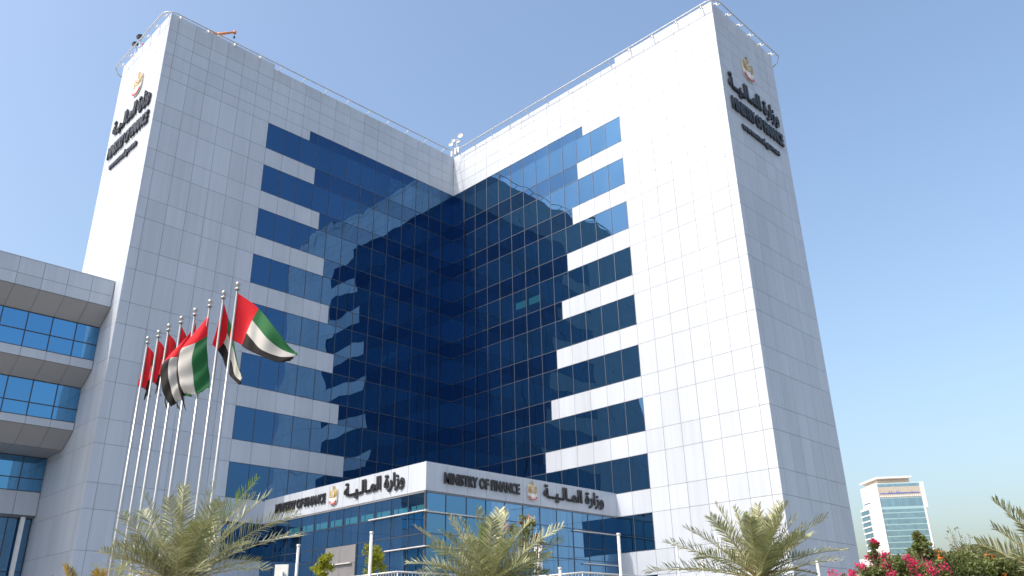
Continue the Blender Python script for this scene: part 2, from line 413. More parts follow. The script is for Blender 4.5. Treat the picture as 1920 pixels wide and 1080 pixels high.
# ------------------------------------------------------------------ entrance hall
HX, HY = -17.36, -17.72
ZF0, ZF1 = 9.69, 11.32
hall = thing('entrance_hall', (HX / 2, HY / 2, 0), 'low glazed entrance block with a white lettered fascia in the angle of the tower', 'entrance building')
fL = Face((HX, 0, 0), (0, -1, 0), (-1, 0, 0)); fR = Face((HX, HY, 0), (1, 0, 0), (0, -1, 0))
LL, LR = -HY, -HX
fas = MB()
wl = LL / 11; wr = LR / 11
for i in range(11):
    panel(fas, fL, wl * i, wl * (i + 1), ZF0, ZF1); panel(fas, fR, wr * i, wr * (i + 1), ZF0, ZF1)
fas.build('fascia', hall)
m = MB(); m.box((HX + .03, HY + .03, 9.6), (-.05, -.05, ZF1 - .03), 'core'); m.build('roof', hall)
rows = [9.66, 8.55, 7.38, 6.63, 5.4, 4.2, 3.0, 1.6, .1]
def hall_glaze(f, n, w, portal=()):
    g = MB(); b = MB()
    for z1, z0 in zip(rows[:-1], rows[1:]):
        for i in range(n):
            if i in portal and z1 < 7.4: continue
            pane(g, f, w * i, w * (i + 1), z0, z1, 'podglass', amp=.0022, tilt=.003, k0=-.09)
            if i: bar(b, f, w * i - .02, w * i + .02, z0, z1, -.1, -.06, 'mullion')
            bar(b, f, w * i, w * (i + 1), z1 - .022, z1 + .022, -.1, -.064, 'mullion')
    gg = g.build('glazing', hall); b.build('mullion_grid', gg)
hall_glaze(fL, 11, wl, (5, 6)); hall_glaze(fR, 11, wr)
m = MB(); m.box((HX + .25, HY + .25, 0), (-.05, -.05, 9.58), 'core'); m.build('interior_core', hall)
m = MB(); m.box((HX - .02, HY - .02, 0), (HX + .1, HY + .1, 9.66), 'mullion'); m.build('corner_post', hall)
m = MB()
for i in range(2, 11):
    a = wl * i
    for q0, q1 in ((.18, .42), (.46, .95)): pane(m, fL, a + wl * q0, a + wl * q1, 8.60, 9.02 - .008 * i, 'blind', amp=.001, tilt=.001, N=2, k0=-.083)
m.build('roller_blind', hall)  # panes over the top glass row, see-through brightness painted in, no blinds
def fin(f, d0, d1, z):
    m = MB(); m.obox(f.p(d0, z - .03, -.05), f.e * (d1 - d0), UP * .055, f.n * .22, 'postgrey'); m.build('sunshade_fin', hall)
for d0, d1, z in ((12.64, LL + .25, 8.57), (14.30, LL + .25, 6.66), (.05, 4.9, 8.49), (7.87, 11.0, 6.3), (7.87, 11.0, 5.42)): fin(fL, d0, d1, z)
for d0, d1, z in ((-.05, 4.75, 8.53), (-.05, 3.2, 6.66), (12.6, LR, 8.42), (13.5, LR, 6.4)): fin(fR, d0, d1, z)
m = MB()
for i in (5, 6):
    for z0, z1 in ((5.42, 6.3), (6.3, 7.36), (3.4, 5.42)): panel(m, fL, wl * i, wl * (i + 1), z0, z1, 'stone', back=.1)
m.build('portal_panel', hall)
m = MB(); pane(m, fL, wl * 5, wl * 7, .1, 3.38, 'door', k0=-.06); bar(m, fL, wl * 6 - .04, wl * 6 + .04, .1, 3.38, -.07, -.02); m.build('door', hall)

# ------------------------------------------------------------------ annex on the left
ann = thing('annex_building', (-44, 10, 0), 'lower grey block with blue window bands stepping back under slanted soffits, left of the tower', 'office building')
AX0, AX1 = -61., -LA - .03
fan = lambda y: Face((AX1, y, 0), (-1, 0, 0), (0, -1, 0))
MODA = [0] + [1.44 + 1.49 * i for i in range(21)]
def a_panels(y, z0, z1, m, mat_='panel'):
    for a, b in zip(MODA[:-1], MODA[1:]): panel(m, fan(y), a, b, z0, z1, mat_)
m = MB(); a_panels(1.35, 23.9, 25.0, m); a_panels(1.35, 23.12, 23.9, m); m.build('fascia', ann)
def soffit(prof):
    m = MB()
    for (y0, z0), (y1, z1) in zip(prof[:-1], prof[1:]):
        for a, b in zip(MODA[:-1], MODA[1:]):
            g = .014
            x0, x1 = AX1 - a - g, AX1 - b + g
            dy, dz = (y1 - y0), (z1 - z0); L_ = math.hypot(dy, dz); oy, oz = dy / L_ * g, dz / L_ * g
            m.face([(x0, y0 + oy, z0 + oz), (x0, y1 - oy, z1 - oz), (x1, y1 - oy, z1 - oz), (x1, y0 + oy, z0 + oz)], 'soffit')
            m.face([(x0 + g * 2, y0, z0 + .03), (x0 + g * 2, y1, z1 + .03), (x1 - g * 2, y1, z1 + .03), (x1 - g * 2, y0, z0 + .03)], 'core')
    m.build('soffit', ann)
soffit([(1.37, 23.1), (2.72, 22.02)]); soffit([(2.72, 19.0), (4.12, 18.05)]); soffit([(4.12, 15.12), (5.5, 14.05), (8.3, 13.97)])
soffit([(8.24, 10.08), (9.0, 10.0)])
def a_window(y, z0, zt, z1):
    m = MB(); f = fan(y)
    for a, b in zip(MODA[:-1], MODA[1:]):
        pane(m, f, a, b, z0, zt, 'annexglass', amp=.002, tilt=.002); pane(m, f, a, b, zt, z1, 'annexglass', amp=.002, tilt=.002)
        if a: bar(m, f, a - .03, a + .03, z0, z1, -.02, .03, 'dark')
        bar(m, f, a, b, zt - .03, zt + .03, -.02, .026, 'dark')
    bar(m, f, 0, 31, z0 - .02, z0 + .03, -.02, .02, 'dark'); bar(m, f, 0, 31, z1 - .03, z1 + .02, -.02, .02, 'dark')
    m.build('window', ann)
a_window(2.76, 19.66, 20.75, 22.0); a_window(4.16, 15.68, 16.55, 18.03); a_window(8.28, 11.66, 12.5, 13.95)
for y, z0, z1 in ((2.72, 19.02, 19.64), (4.12, 15.14, 15.66), (8.24, 10.1, 11.64)):
    m = MB(); a_panels(y, z0, z1, m); m.build('spandrel', ann)
m = MB(); f = fan(8.95)
for a, b in zip(MODA[:-1], MODA[1:]):
    for z0, z1 in ((.1, 3.2), (3.2, 6.6), (6.6, 9.98)): pane(m, f, a, b, z0, z1, 'podglass'); bar(m, f, a, b, z1 - .03, z1 + .03, -.02, .03, 'dark')
    bar(m, f, a - .03, a + .03, .1, 9.98, -.02, .034, 'dark')
m.build('ground_glazing', ann)
for i in range(5):
    m = MB(); x = AX1 - .55 - i * 5.96; m.box((x - .24, 8.4, 0), (x, 8.66, 10.02), 'white'); m.build('column', ann)
m = MB(); m.box((AX0, 1.38, 23.16), (AX1, 22, 24.97), 'core'); m.box((AX0, 2.8, 19.06), (AX1, 22, 23.16), 'core'); m.box((AX0, 4.2, 15.2), (AX1, 22, 19.06), 'core'); m.box((AX0, 8.32, 10.14), (AX1, 22, 15.2), 'core'); m.box((AX0, 9.05, 0), (AX1, 22, 10.14), 'core'); m.build('core', ann)
m = MB(); m.box((AX0, 1.33, 25.0), (AX1, 22, 25.03), 'panel'); m.build('roof', ann)

# ------------------------------------------------------------------ lettering and emblems
AR = ''.join(reversed('\uFEED\uFEAF\uFE8D\uFEAD\uFE93 \uFE8D\uFEDF\uFEE4\u0640\uFE8E\uFEDF\u0640\uFEF4\u0640\u0640\uFE94'))
EN = 'MINISTRY OF FINANCE'; URL = 'www.mof.gov.ae'
def lettering(txt, o, rx, n, width, height, label, off=.03, depth=.09, name='wall_lettering', stand=.04, cat='lettering', group=None):
    cu = bpy.data.curves.new('lettering_curve', 'FONT'); cu.body = txt; cu.size = 1; cu.offset = off; cu.extrude = .5; cu.resolution_u = 4
    t = bpy.data.objects.new('lettering_curve', cu); COL.objects.link(t)
    bpy.context.view_layer.update()
    me = bpy.data.meshes.new_from_object(t.evaluated_get(bpy.context.evaluated_depsgraph_get()))
    bpy.data.objects.remove(t)
    xs = [v.co.x for v in me.vertices]; ys = [v.co.y for v in me.vertices]
    sx = width / (max(xs) - min(xs)); sy = height / (max(ys) - min(ys))
    for v in me.vertices:
        v.co = rx * ((v.co.x - min(xs)) * sx) + UP * ((v.co.y - min(ys)) * sy) + n * (stand + depth * (v.co.z + .5))
    me.materials.clear(); me.materials.append(M['letter'])
    ob = bpy.data.objects.new(name, me); ob.location = o; COL.objects.link(ob)
    return tag(ob, label, cat, group)

def emblem(o, rx, n, h, label):
    """falcon crest: o = bottom centre, h = height"""
    t = thing('falcon_emblem', o, label, 'emblem', 'falcon emblems on the building')
    o = Vector(o); s = h
    def part(name, polys, d0, d1):
        m = MB()
        for poly, mn in polys: m.prism([(x * s, y * s) for x, y in poly], o, rx, UP, n, d0, d1, mn)
        return m.build(name, t)
    out = [(-.30, .84), (-.36, .70), (-.36, .28), (-.31, .14), (-.20, .05), (0, .0), (.20, .05), (.31, .14), (.36, .28), (.36, .70), (.30, .84), (.16, .88), (0, .86), (-.16, .88)]
    part('plaque', [(out, 'silver')], .02, .10)
    part('falcon_head', [([(-.07, .80), (.07, .80), (.09, .92), (.03, 1.0), (-.05, .99), (-.12, .93), (-.06, .91)], 'gold'), ([(-.05, .965), (.03, 1.0), (-.01, 1.03), (-.07, 1.0)], 'dark')], .06, .13)
    wings = []
    for sg in (-1, 1):
        wings.append(([(sg * .04, .66), (sg * .28, .82), (sg * .34, .70), (sg * .33, .60), (sg * .12, .52)][::sg], 'gold'))
        for k in range(4):
            y = .54 - .085 * k
            wings.append(([(sg * .33, y + .04), (sg * .32, y - .015), (sg * (.13 - .015 * k), y - .09), (sg * (.13 - .015 * k), y - .045)][::sg], 'gold' if k < 2 else 'white'))
    part('wing', wings, .10, .13)
    part('tail', [([(-.09, .48), (-.13, .24), (-.06, .17), (.06, .17), (.13, .24), (.09, .48)], 'white')], .10, .122)
    circ = lambda r, cy: [(r * math.cos(2 * math.pi * i / 16), cy + r * math.sin(2 * math.pi * i / 16)) for i in range(16)]
    part('shield', [(circ(.17, .58), 'gold')], .10, .15)
    part('shield_disc', [(circ(.115, .58), 'white'), ], .15, .165)
    part('shield_flag', [([(-.075, .53), (-.03, .51), (-.03, .65), (-.075, .63)], 'red'), ([(-.03, .605), (.085, .605), (.06, .65), (-.03, .65)], 'green'), ([(-.03, .51), (.06, .51), (.085, .545), (-.03, .545)], 'dark')], .165, .175)
    rib = [(-.31, .25), (-.33, .17), (-.18, .075), (0, .04), (.18, .075), (.33, .17), (.31, .25), (.16, .165), (0, .135), (-.16, .165)]
    part('ribbon', [(rib[:3] + rib[9:10] + rib[0:0] if 0 else [rib[0], rib[1], rib[2], rib[9]], 'red'), ([rib[9], rib[2], rib[3], rib[8]], 'red'), ([rib[8], rib[3], rib[4], rib[7]], 'red'), ([rib[7], rib[4], rib[5], rib[6]], 'red')], .122, .145)
    bars = []
    for k in range(9):
        x = -.2 + .05 * k; y = .09 + .9 * x * x
        bars.append(([(x - .014, y + .005), (x + .014, y + .005), (x + .014, y + .05), (x - .014, y + .05)], 'white'))
    part('ribbon_inscription', bars, .145, .152)
    return t

V = Vector
LG = 'dark raised letters on the building'
rC, nC = V((0, -1, 0)), V((-1, 0, 0)); rD, nD = V((1, 0, 0)), V((0, -1, 0))
# left end wall
emblem((-LA, 4.45, 42.05), rC, nC, 2.25, 'falcon emblem high on the sunlit left end wall of the tower')
lettering(AR, (-LA, 8.15, 39.55), rC, nC, 7.15, 1.75, 'dark Arabic ministry name on the sunlit left end wall, below the emblem', .035, .14, group=LG)
lettering(EN, (-LA, 8.2, 37.75), rC, nC, 7.45, 1.12, 'dark English ministry name on the sunlit left end wall', .045, .14, group=LG)
lettering(URL, (-LA, 7.35, 36.25), rC, nC, 5.2, .75, 'small dark web address, lowest line on the sunlit left end wall', .04, .12, group=LG)
# right end wall
emblem((4.4, -LB, 42.2), rD, nD, 2.3, 'falcon emblem high on the shaded right end wall of the tower')
lettering(AR, (.78, -LB, 39.5), rD, nD, 7.6, 1.85, 'dark Arabic ministry name on the shaded right end wall, below the emblem', .035, .14, group=LG)
lettering(EN, (.85, -LB, 37.95), rD, nD, 7.75, 1.15, 'dark English ministry name on the shaded right end wall', .045, .14, group=LG)
lettering(URL, (1.9, -LB, 36.45), rD, nD, 5.65, .78, 'small dark web address, lowest line on the shaded right end wall', .04, .12, group=LG)
# entrance fascia
lettering(EN, (HX, -1.7, 10.2), rC, nC, 6.05, .62, 'dark English ministry name, partly shaded, on the sunlit left fascia of the entrance', .036, .08, group=LG)
emblem((HX, -8.68, 9.92), rC, nC, 1.17, 'golden falcon emblem between lettering on the sunlit left entrance fascia')
lettering(AR, (HX, -9.85, 10.0), rC, nC, 6.0, 1.1, 'dark Arabic ministry name on the sunlit left fascia of the entrance', .03, .08, group=LG)
lettering(EN, (-16.05, HY, 10.18), rD, nD, 6.2, .66, 'black English ministry name on the shaded right fascia of the entrance', .036, .08, group=LG)
emblem((-8.7, HY, 9.92), rD, nD, 1.17, 'gold and red falcon emblem on the shaded right entrance fascia')
lettering(AR, (-7.65, HY, 9.98), rD, nD, 6.1, 1.12, 'black Arabic ministry name on the shaded right fascia of the entrance', .03, .08, group=LG)

# ------------------------------------------------------------------ flagpoles and flags
CR = V((.704, -.71, 0)).normalized(); CF = V((.71, .704, 0)).normalized()      # across / away directions used to lay out loose shapes
PX = [(-33.63, -17.13), (-33.62, -18.25), (-33.65, -19.35), (-33.66, -20.6), (-33.66, -21.89), (-33.65, -23.2), (-33.68, -24.42), (-33.70, -25.6)]
ordn = ['eighth and last', 'seventh', 'sixth', 'fifth', 'fourth', 'third', 'second', 'first']
for i, (x, y) in enumerate(PX):
    t = thing('flagpole', (x, y, 0), 'slim silver flagpole with ball finial, %s from the camera in its row' % ordn[i], 'flagpole', 'row of eight flagpoles')
    m = MB(); m.tube([(x, y, 0), (x, y, 6), (x, y, 14.75)], [.085, .07, .042], 'steel', 12); m.build('pole', t)
    m = MB(); m.lathe((x, y, 14.7), [(.0, 0), (.10, .0), (.11, .04), (.03, .07), (.03, .13), (.07, .16), (.1, .22), (.1, .27), (.06, .33), (0, .35)], 'steel', 14); m.build('finial', t)
    m = MB(); m.tube([(x - .075, y - .06, 1.2), (x - .075, y - .06, 8), (x - .06, y - .05, 14.6)], .008, 'white', 4); m.build('halyard', t)
    m = MB(); m.lathe((x, y, 0), [(.25, 0), (.25, .04), (.12, .1), (.1, .3)], 'steel', 14); m.build('base', t)

def catmull(P, t):
    n = len(P) - 1; x = t * n; i = min(int(x), n - 1); f = x - i
    p0, p1, p2, p3 = P[max(i - 1, 0)], P[i], P[i + 1], P[min(i + 2, n)]
    return [0.5 * (2 * b + (c_ - a) * f + (2 * a - 5 * b + 4 * c_ - d) * f * f + (3 * b - a - 3 * c_ + d) * f ** 3) for a, b, c_, d in zip(p0, p1, p2, p3)]
def flag(pole, grid, label, seed, NS=48, NT=24, rag=.05):
    """grid: rows from the upper to the lower edge; each a list of (across, down, away) metres from the hoist top, from hoist to fly"""
    x, y = PX[pole]; o = V((x, y, 14.54)); r = random.Random(seed)
    mb = MB(); base = 0
    ph = r.uniform(0, 6)
    pts = []
    for j in range(NT + 1):
        tt = j / NT; row = []
        for i in range(NS + 1):
            s = i / NS
            cols = [catmull(g, s) for g in grid]
            a, dn, aw = catmull(cols, tt)
            wv = .055 * s * math.sin(9 * s + 3.2 * tt + ph) + .03 * min(1, s * 3) * math.sin(21 * s - 6 * tt + ph * 2)
            if i == NS: a += r.uniform(-rag, rag); dn += r.uniform(-rag, rag)
            row.append(o + CR * a - UP * dn + CF * (aw + wv))
        pts.append(row)
    mb.v = [tuple(p) for row in pts for p in row]
    for j in range(NT):
        for i in range(NS):
            s = (i + .5) / NS; tt = (j + .5) / NT
            mn = 'fred' if s < .25 else ('fgreen' if tt < 1 / 3 else 'fwhite' if tt < 2 / 3 else 'fblack')
            q = j * (NS + 1) + i
            mb.f.append((q, q + 1, q + NS + 2, q + NS + 1)); mb.m.append(mb.mi(mn)); mb.sm.append(True)
    ob = mb.build('flag')
    md = ob.modifiers.new('thickness', 'SOLIDIFY'); md.thickness = .006
    return tag(ob, label, 'flag', 'flags on the row of flagpoles')
u = .0215
def G(rows): return [[(a * u, d * u, w) for a, d, w in row] for row in rows]
FG = 'four-colour flag '
# nearest, flying to the right
flag(7, G([[(2, 0, 0), (35, 23, .1), (57, 46, .05), (82, 77, -.15), (104, 104, 0), (119, 116, .1)],
           [(1, 28, 0), (27, 47, .12), (45, 67, .05), (69, 94, -.1), (96, 112, .05), (118, 120, .1)],
           [(-2, 58, 0), (20, 72, .12), (36, 90, .0), (58, 112, -.1), (89, 123, .05), (115, 124, .12)],
           [(-4, 88, 0), (15, 97, .1), (28, 108, .0), (52, 120, -.05), (84, 134, .0), (106, 130, .1)]]), FG + 'on the nearest pole, flying out to the right', 1)
# second, hanging
flag(6, G([[(1, 0, 0), (9, 24, .1), (20, 50, .15), (34, 98, .1), (42, 128, .1), (48, 142, .1)],
           [(-2, 30, 0), (8, 52, .2), (20, 76, .3), (30, 100, .25), (40, 128, .2), (50, 146, .2)],
           [(-6, 60, 0), (4, 74, .2), (14, 90, .35), (24, 114, .35), (34, 140, .3), (48, 152, .25)],
           [(-10, 84, 0), (-4, 90, .2), (6, 104, .3), (14, 124, .4), (26, 142, .35), (44, 158, .3)]]), FG + 'on the second pole, hanging with its tip curled to the right', 2)
# third, draped like a bell
bell = [[(1, 0, 0), (3, 36, -.05), (6, 66, -.05), (11, 96, -.05), (16, 122, .0), (20, 146, .05)],
        [(0, 6, 0), (-11, 52, -.2), (-15, 86, -.3), (-11, 118, -.3), (-6, 142, -.2), (-2, 160, -.1)],
        [(-1, 14, 0), (-32, 64, -.25), (-39, 92, -.35), (-36, 118, -.35), (-31, 140, -.25), (-24, 158, -.1)],
        [(-2, 24, .1), (-38, 68, -.1), (-44, 94, -.1), (-42, 122, -.05), (-32, 160, 0), (-18, 190, 0)]]
drop = lambda rows: [[(a, d + (8 if i else 0), w) for i, (a, d, w) in enumerate(row)] for row in rows]
flag(5, G(drop(bell)), FG + 'on the third pole, draped like a bell and showing a wide white stripe', 3)
bell2 = [[(1, 0, .2), (2, 36, .3), (4, 66, .3), (8, 96, .3), (12, 122, .3), (16, 146, .3)],
         [(0, 6, .2), (-14, 58, .15), (-18, 86, .1), (-14, 110, .1), (-10, 130, .1), (-4, 150, .2)],
         [(-1, 14, .2), (-30, 64, .0), (-36, 90, -.1), (-30, 118, -.1), (-22, 142, .0), (-14, 160, .1)],
         [(-2, 24, .2), (-44, 70, .1), (-51, 98, .0), (-44, 128, .0), (-34, 152, .05), (-22, 168, .1)]]
flag(4, G(drop(bell2)), FG + 'on the fourth pole, mostly hidden behind the bell-shaped third flag', 4)
hang = lambda k, lo: [[(2, 0, 0), (7 + k, 12, .1), (11 + k, 26, .25), (9 + k, 48, .5), (4, 70 + lo, .8), (2, 92 + lo, 1.0)],
                      [(0, 28, 0), (5 + k, 38, .12), (8 + k, 50, .3), (4 + k, 70, .55), (0, 92 + lo, .85), (-4, 112 + lo, 1.0)],
                      [(-3, 56, 0), (3 + k, 66, .15), (5 + k, 76, .35), (1, 96, .6), (-3, 112 + lo, .8), (-2, 128 + lo, .9)],
                      [(-7, 86, 0), (0 + k, 92, .1), (3 + k, 98, .3), (2, 112, .5), (4, 124 + lo, .6), (10, 136 + lo, .7)]]
flag(3, G(hang(2, 26)), FG + 'on the fifth pole, a thin red sliver behind the draped flags', 5)
flag(2, G(hang(6, 12)), FG + 'on the sixth pole, hanging red with black at its lower end', 6)
flag(1, G(hang(5, -26)), FG + 'on the seventh pole, hanging limp with only red showing', 7)
flag(0, G(hang(6, -34)), FG + 'on the eighth and farthest pole, hanging limp as a red strip', 8)

# ------------------------------------------------------------------ vegetation
def frond(mb, c, tip, k, r, mname, leaf=.55, n=46, wid=.030, lat0=None):
    c = V(c); tip = V(tip); d = tip - c; L = d.length
    pos = lambda s: c + d * s + UP * (L * k * (s - s * s) * 1.6)
    lat = d.cross(UP)
    if lat.length < .1 * L: lat = V((1, 0, 0))
    lat.normalize()
    tw = r.uniform(-.6, .6) if lat0 is None else lat0
    lat = Matrix.Rotation(tw, 3, d.normalized()) @ lat
    mb.tube([pos(s) for s in (0, .2, .4, .6, .8, 1)], [.032, .022, .016, .012, .009, .004], 'rachis', 4, False)
    mi = mb.mi(mname)
    for i in range(n):
        s = .10 + .90 * (i / (n - 1)) ** .95
        t = (pos(min(1, s + .02)) - pos(s - .02)).normalized()
        nn = lat.cross(t).normalized()
        if nn.z < 0: nn = -nn
        prof = leaf * (math.sin(math.pi * min(1, .18 + .74 * s)) ** .6) * (L / 2.6) ** .4
        for sg in (-1, 1):
            l = prof * r.uniform(.8, 1.1)
            fwd = .38 + .62 * s + r.uniform(-.18, .18)
            dr = (t * fwd + lat * sg * 1.0 + nn * (.38 + r.uniform(-.30, .30))).normalized()
            p0 = pos(s); p1 = p0 + dr * l * .55; p2 = p0 + dr * l - UP * l * r.uniform(.02, .14)
            wv = dr.cross(nn + V((r.uniform(-.5, .5), r.uniform(-.5, .5), r.uniform(-.5, .5)))).normalized() * wid * .5
            b = len(mb.v)
            mb.v += [tuple(p0 - wv * .5), tuple(p0 + wv * .5), tuple(p1 + wv), tuple(p1 - wv), tuple(p2)]
            mb.f += [(b, b + 1, b + 2, b + 3), (b + 3, b + 2, b + 4)]; mb.m += [mi, mi]; mb.sm += [False, False]

def palm(x, y, zc, tips, label, seed, extra=16, Lx=2.4, young=3, dry=4, mscale=1.):
    """tips: (across, up, away) of main fronds in metres from the crown's heart"""
    r = random.Random(seed)
    t = thing('palm_tree', (x, y, 0), label, 'palm tree', 'date palms in front of the building')
    m = MB(); prof = []
    zz = 0
    pts = []; rr = []
    while zz < zc - .35:
        pts.append((x, y, zz)); rr.append(.24 + .03 * math.sin(zz * 21)); zz += .075
    m.tube(pts, rr, 'bark', 14)
    for k in range(90):
        a = k * 2.4; z = zc - .25 - (k / 90.) * min(1.9, zc * .6)
        dr = V((math.cos(a), math.sin(a), 0)); p = V((x, y, z)) + dr * .2
        m.obox(p - dr.cross(UP) * .06, dr.cross(UP) * .12, dr * .04, (UP * .8 + dr * .5).normalized() * .24, 'bark')
    m.build('trunk', t)
    cr = MB(); hub = V((x, y, zc - .15))
    for i, tp in enumerate(tips):
        a, uu, w = tp[:3]; mn = tp[3] if len(tp) > 3 else 'palm'
        st = hub + (CR * a + CF * w) * .04 + UP * r.uniform(-.1, .15)
        frond(cr, st, hub + CR * a + UP * uu + CF * w, r.uniform(.10, .22), r, mn)
    for i in range(extra):
        az = r.uniform(0, 2 * math.pi); el = R(r.uniform(-12, 72)); L = Lx * r.uniform(.75, 1.0)
        d = V((math.cos(az) * math.cos(el), math.sin(az) * math.cos(el), math.sin(el)))
        frond(cr, hub + V((d.x, d.y, 0)) * .08, hub + d * L, r.uniform(.1, .24), r, 'palm')
    for i in range(young):
        az = r.uniform(0, 2 * math.pi); el = R(r.uniform(70, 86))
        frond(cr, hub, hub + V((math.cos(az) * math.cos(el), math.sin(az) * math.cos(el), math.sin(el))) * Lx * .8, .05, r, 'palmgreen', .3)
    for i in range(dry):
        az = r.uniform(0, 2 * math.pi); el = R(r.uniform(-35, 5))
        frond(cr, hub, hub + V((math.cos(az) * math.cos(el), math.sin(az) * math.cos(el), math.sin(el))) * Lx * .7, .25, r, 'palmdry', .3)
    cr.build('crown', t)
    return t

def leafball(mb, c, rad, n, size, mname, r, squash=1.0):
    mi = mb.mi(mname)
    for _ in range(n):
        while True:
            p = V((r.uniform(-1, 1), r.uniform(-1, 1), r.uniform(-1, 1)))
            if p.length < 1: break
        p = V(c) + V((p.x, p.y, p.z * squash)) * rad
        d = V((r.gauss(0, 1), r.gauss(0, 1), r.gauss(.2, .8))).normalized(); s_ = d.cross(V((r.gauss(0, 1), r.gauss(0, 1), r.gauss(0, 1)))).normalized()
        l = size * r.uniform(.7, 1.3); w = l * .24
        b = len(mb.v); nrm = d.cross(s_) * l * .08
        mb.v += [tuple(p), tuple(p + d * l * .5 + s_ * w + nrm), tuple(p + d * l), tuple(p + d * l * .5 - s_ * w + nrm)]
        mb.f += [(b, b + 1, b + 2), (b, b + 2, b + 3)]; mb.m += [mi, mi]; mb.sm += [False, False]

def shrub(name, base, blobs, label, cat, seed, leaf=('leafmid',), size=.09, per=200, flowers=None, group=None, fl_n=40, fl_size=.06):
    """blobs: (across, up, away, radius[, squash]) clumps on stems rising from base"""
    r = random.Random(seed); base = V(base)
    t = thing(name, base, label, cat, group)
    st = MB(); cr = MB(); fl = MB()
    for i, bl in enumerate(blobs):
        a, uu, w, rad = bl[:4]; c = base + CR * a + UP * uu + CF * w
        root = base + CR * a * .25 + CF * w * .25
        mid = root.lerp(c, .55) + V((r.uniform(-.1, .1), r.uniform(-.1, .1), 0))
        st.tube([root, mid, c, c + UP * rad * .6], [.035, .022, .012, .004], 'bark', 5)
        for k in range(4):
            e = c + V((r.uniform(-1, 1), r.uniform(-1, 1), r.uniform(-.3, 1))) * rad * .9
            st.tube([mid.lerp(c, r.uniform(.4, 1)), e], [.010, .003], 'bark', 4, False)
        sub = max(3, int(6 * rad / .3))
        for k in range(sub):
            while True:
                q = V((r.uniform(-1, 1), r.uniform(-1, 1), r.uniform(-1, 1)))
                if .35 < q.length < 1: break
            leafball(cr, c + q * rad * .8, rad * r.uniform(.3, .5), int(per / sub), size, r.choice(leaf), r)
            if flowers and r.random() < flowers[1]:
                leafball(fl, c + q.normalized() * rad * 1.02 + UP * rad * .15, rad * r.uniform(.22, .5), fl_n, fl_size, flowers[0], r)
    st.build('stem', t); cr.build('crown', t)
    if fl.v: fl.build('blossom', t)
    return t

# palms: left, centre, right, right edge, two low ones at the lower edge
k = .0167
T = lambda rows, s: [tuple([a * s, b * s, w] + rest) for a, b, w, *rest in rows]
palm(-36.9, -30.75, 3.45, T([(-30, 165, .5), (48, 160, -.3), (110, 172, .2, 'palmgreen'), (150, 140, -.6), (182, 112, .3), (190, 80, .8), (-118, 88, .2), (-95, 125, .7), (-60, 140, -.6), (10, 150, -.9), (80, 120, -1.2), (120, 90, -1.0), (-80, 60, -1.1), (158, 18, -.6), (40, 70, -1.8), (-150, 30, .4), (95, 150, .9), (135, 55, -1.3)], k),
     'large date palm with upright fronds in front of the flagpoles', 11, extra=26, Lx=2.5, young=1, dry=2)
palm(-40.0, -33.2, 2.2, T([(-135, 55, .2), (-90, 80, .5), (-40, 95, -.3, 'palmdry'), (20, 85, -.4, 'palmdry'), (-110, 30, -.8, 'palmdry'), (60, 70, .4), (-20, 70, -1.2, 'palmdry')], .0145),
     'low date palm with yellowing fronds at the lower left, below the large palm', 12, extra=10, Lx=1.7, young=0, dry=5)
palm(-30.2, -36.1, 3.25, T([(-14, 122, .3), (-60, 108, 0), (-112, 92, -.2), (30, 118, .4), (75, 105, .3), (118, 88, -.3), (118, 70, .2), (-125, 40, .2), (-40, 100, -.8), (10, 95, -1.1), (50, 80, -1.2), (-80, 60, -1.0), (95, 40, -1.0), (-100, 20, -.9), (-20, 60, -1.7), (60, 30, -1.6), (20, 125, .9)], .0185),
     'pale date palm in front of the right entrance glass', 13, extra=26, Lx=2.2, young=1, dry=1)
palm(-24.55, -41.55, 3.4, T([(-52, 122, .3), (-30, 112, -.3), (20, 118, .2), (60, 112, .3), (92, 100, .6, ), (125, 95, -.2), (155, 42, .2), (-145, 60, .2), (-108, 85, .4), (-185, 12, -.2), (-75, 95, -.5), (40, 90, -.9), (-20, 85, -1.1), (80, 60, -1.2), (-110, 30, -1.0), (115, 20, -1.2), (0, 60, -1.7)], .0175),
     'date palm with spreading fronds before the right wing of the tower', 14, extra=22, Lx=2.3, young=2, dry=2)
palm(-31.85, -47.35, 1.95, T([(118, 52, .3, 'palmdry'), (140, 25, -.2, 'palmdry'), (60, 48, .2), (-20, 50, .4), (90, 60, .8), (30, 35, -.8, 'palmdry')], .0112),
     'low date palm with a golden yellow frond at the lower right', 15, extra=8, Lx=1.1, young=0, dry=4)
palm(-29.85, -50.55, 2.5, T([(-86, 128, .1), (-72, 92, .6), (-112, 66, .4), (-45, 112, .3), (10, 110, .4), (-98, 38, -.3), (-60, 92, -.4), (-90, 20, -.5), (-30, 90, -.8)], .0117),
     'pale date palm cut off by the right edge of the view', 16, extra=20, Lx=1.25, young=1, dry=1)

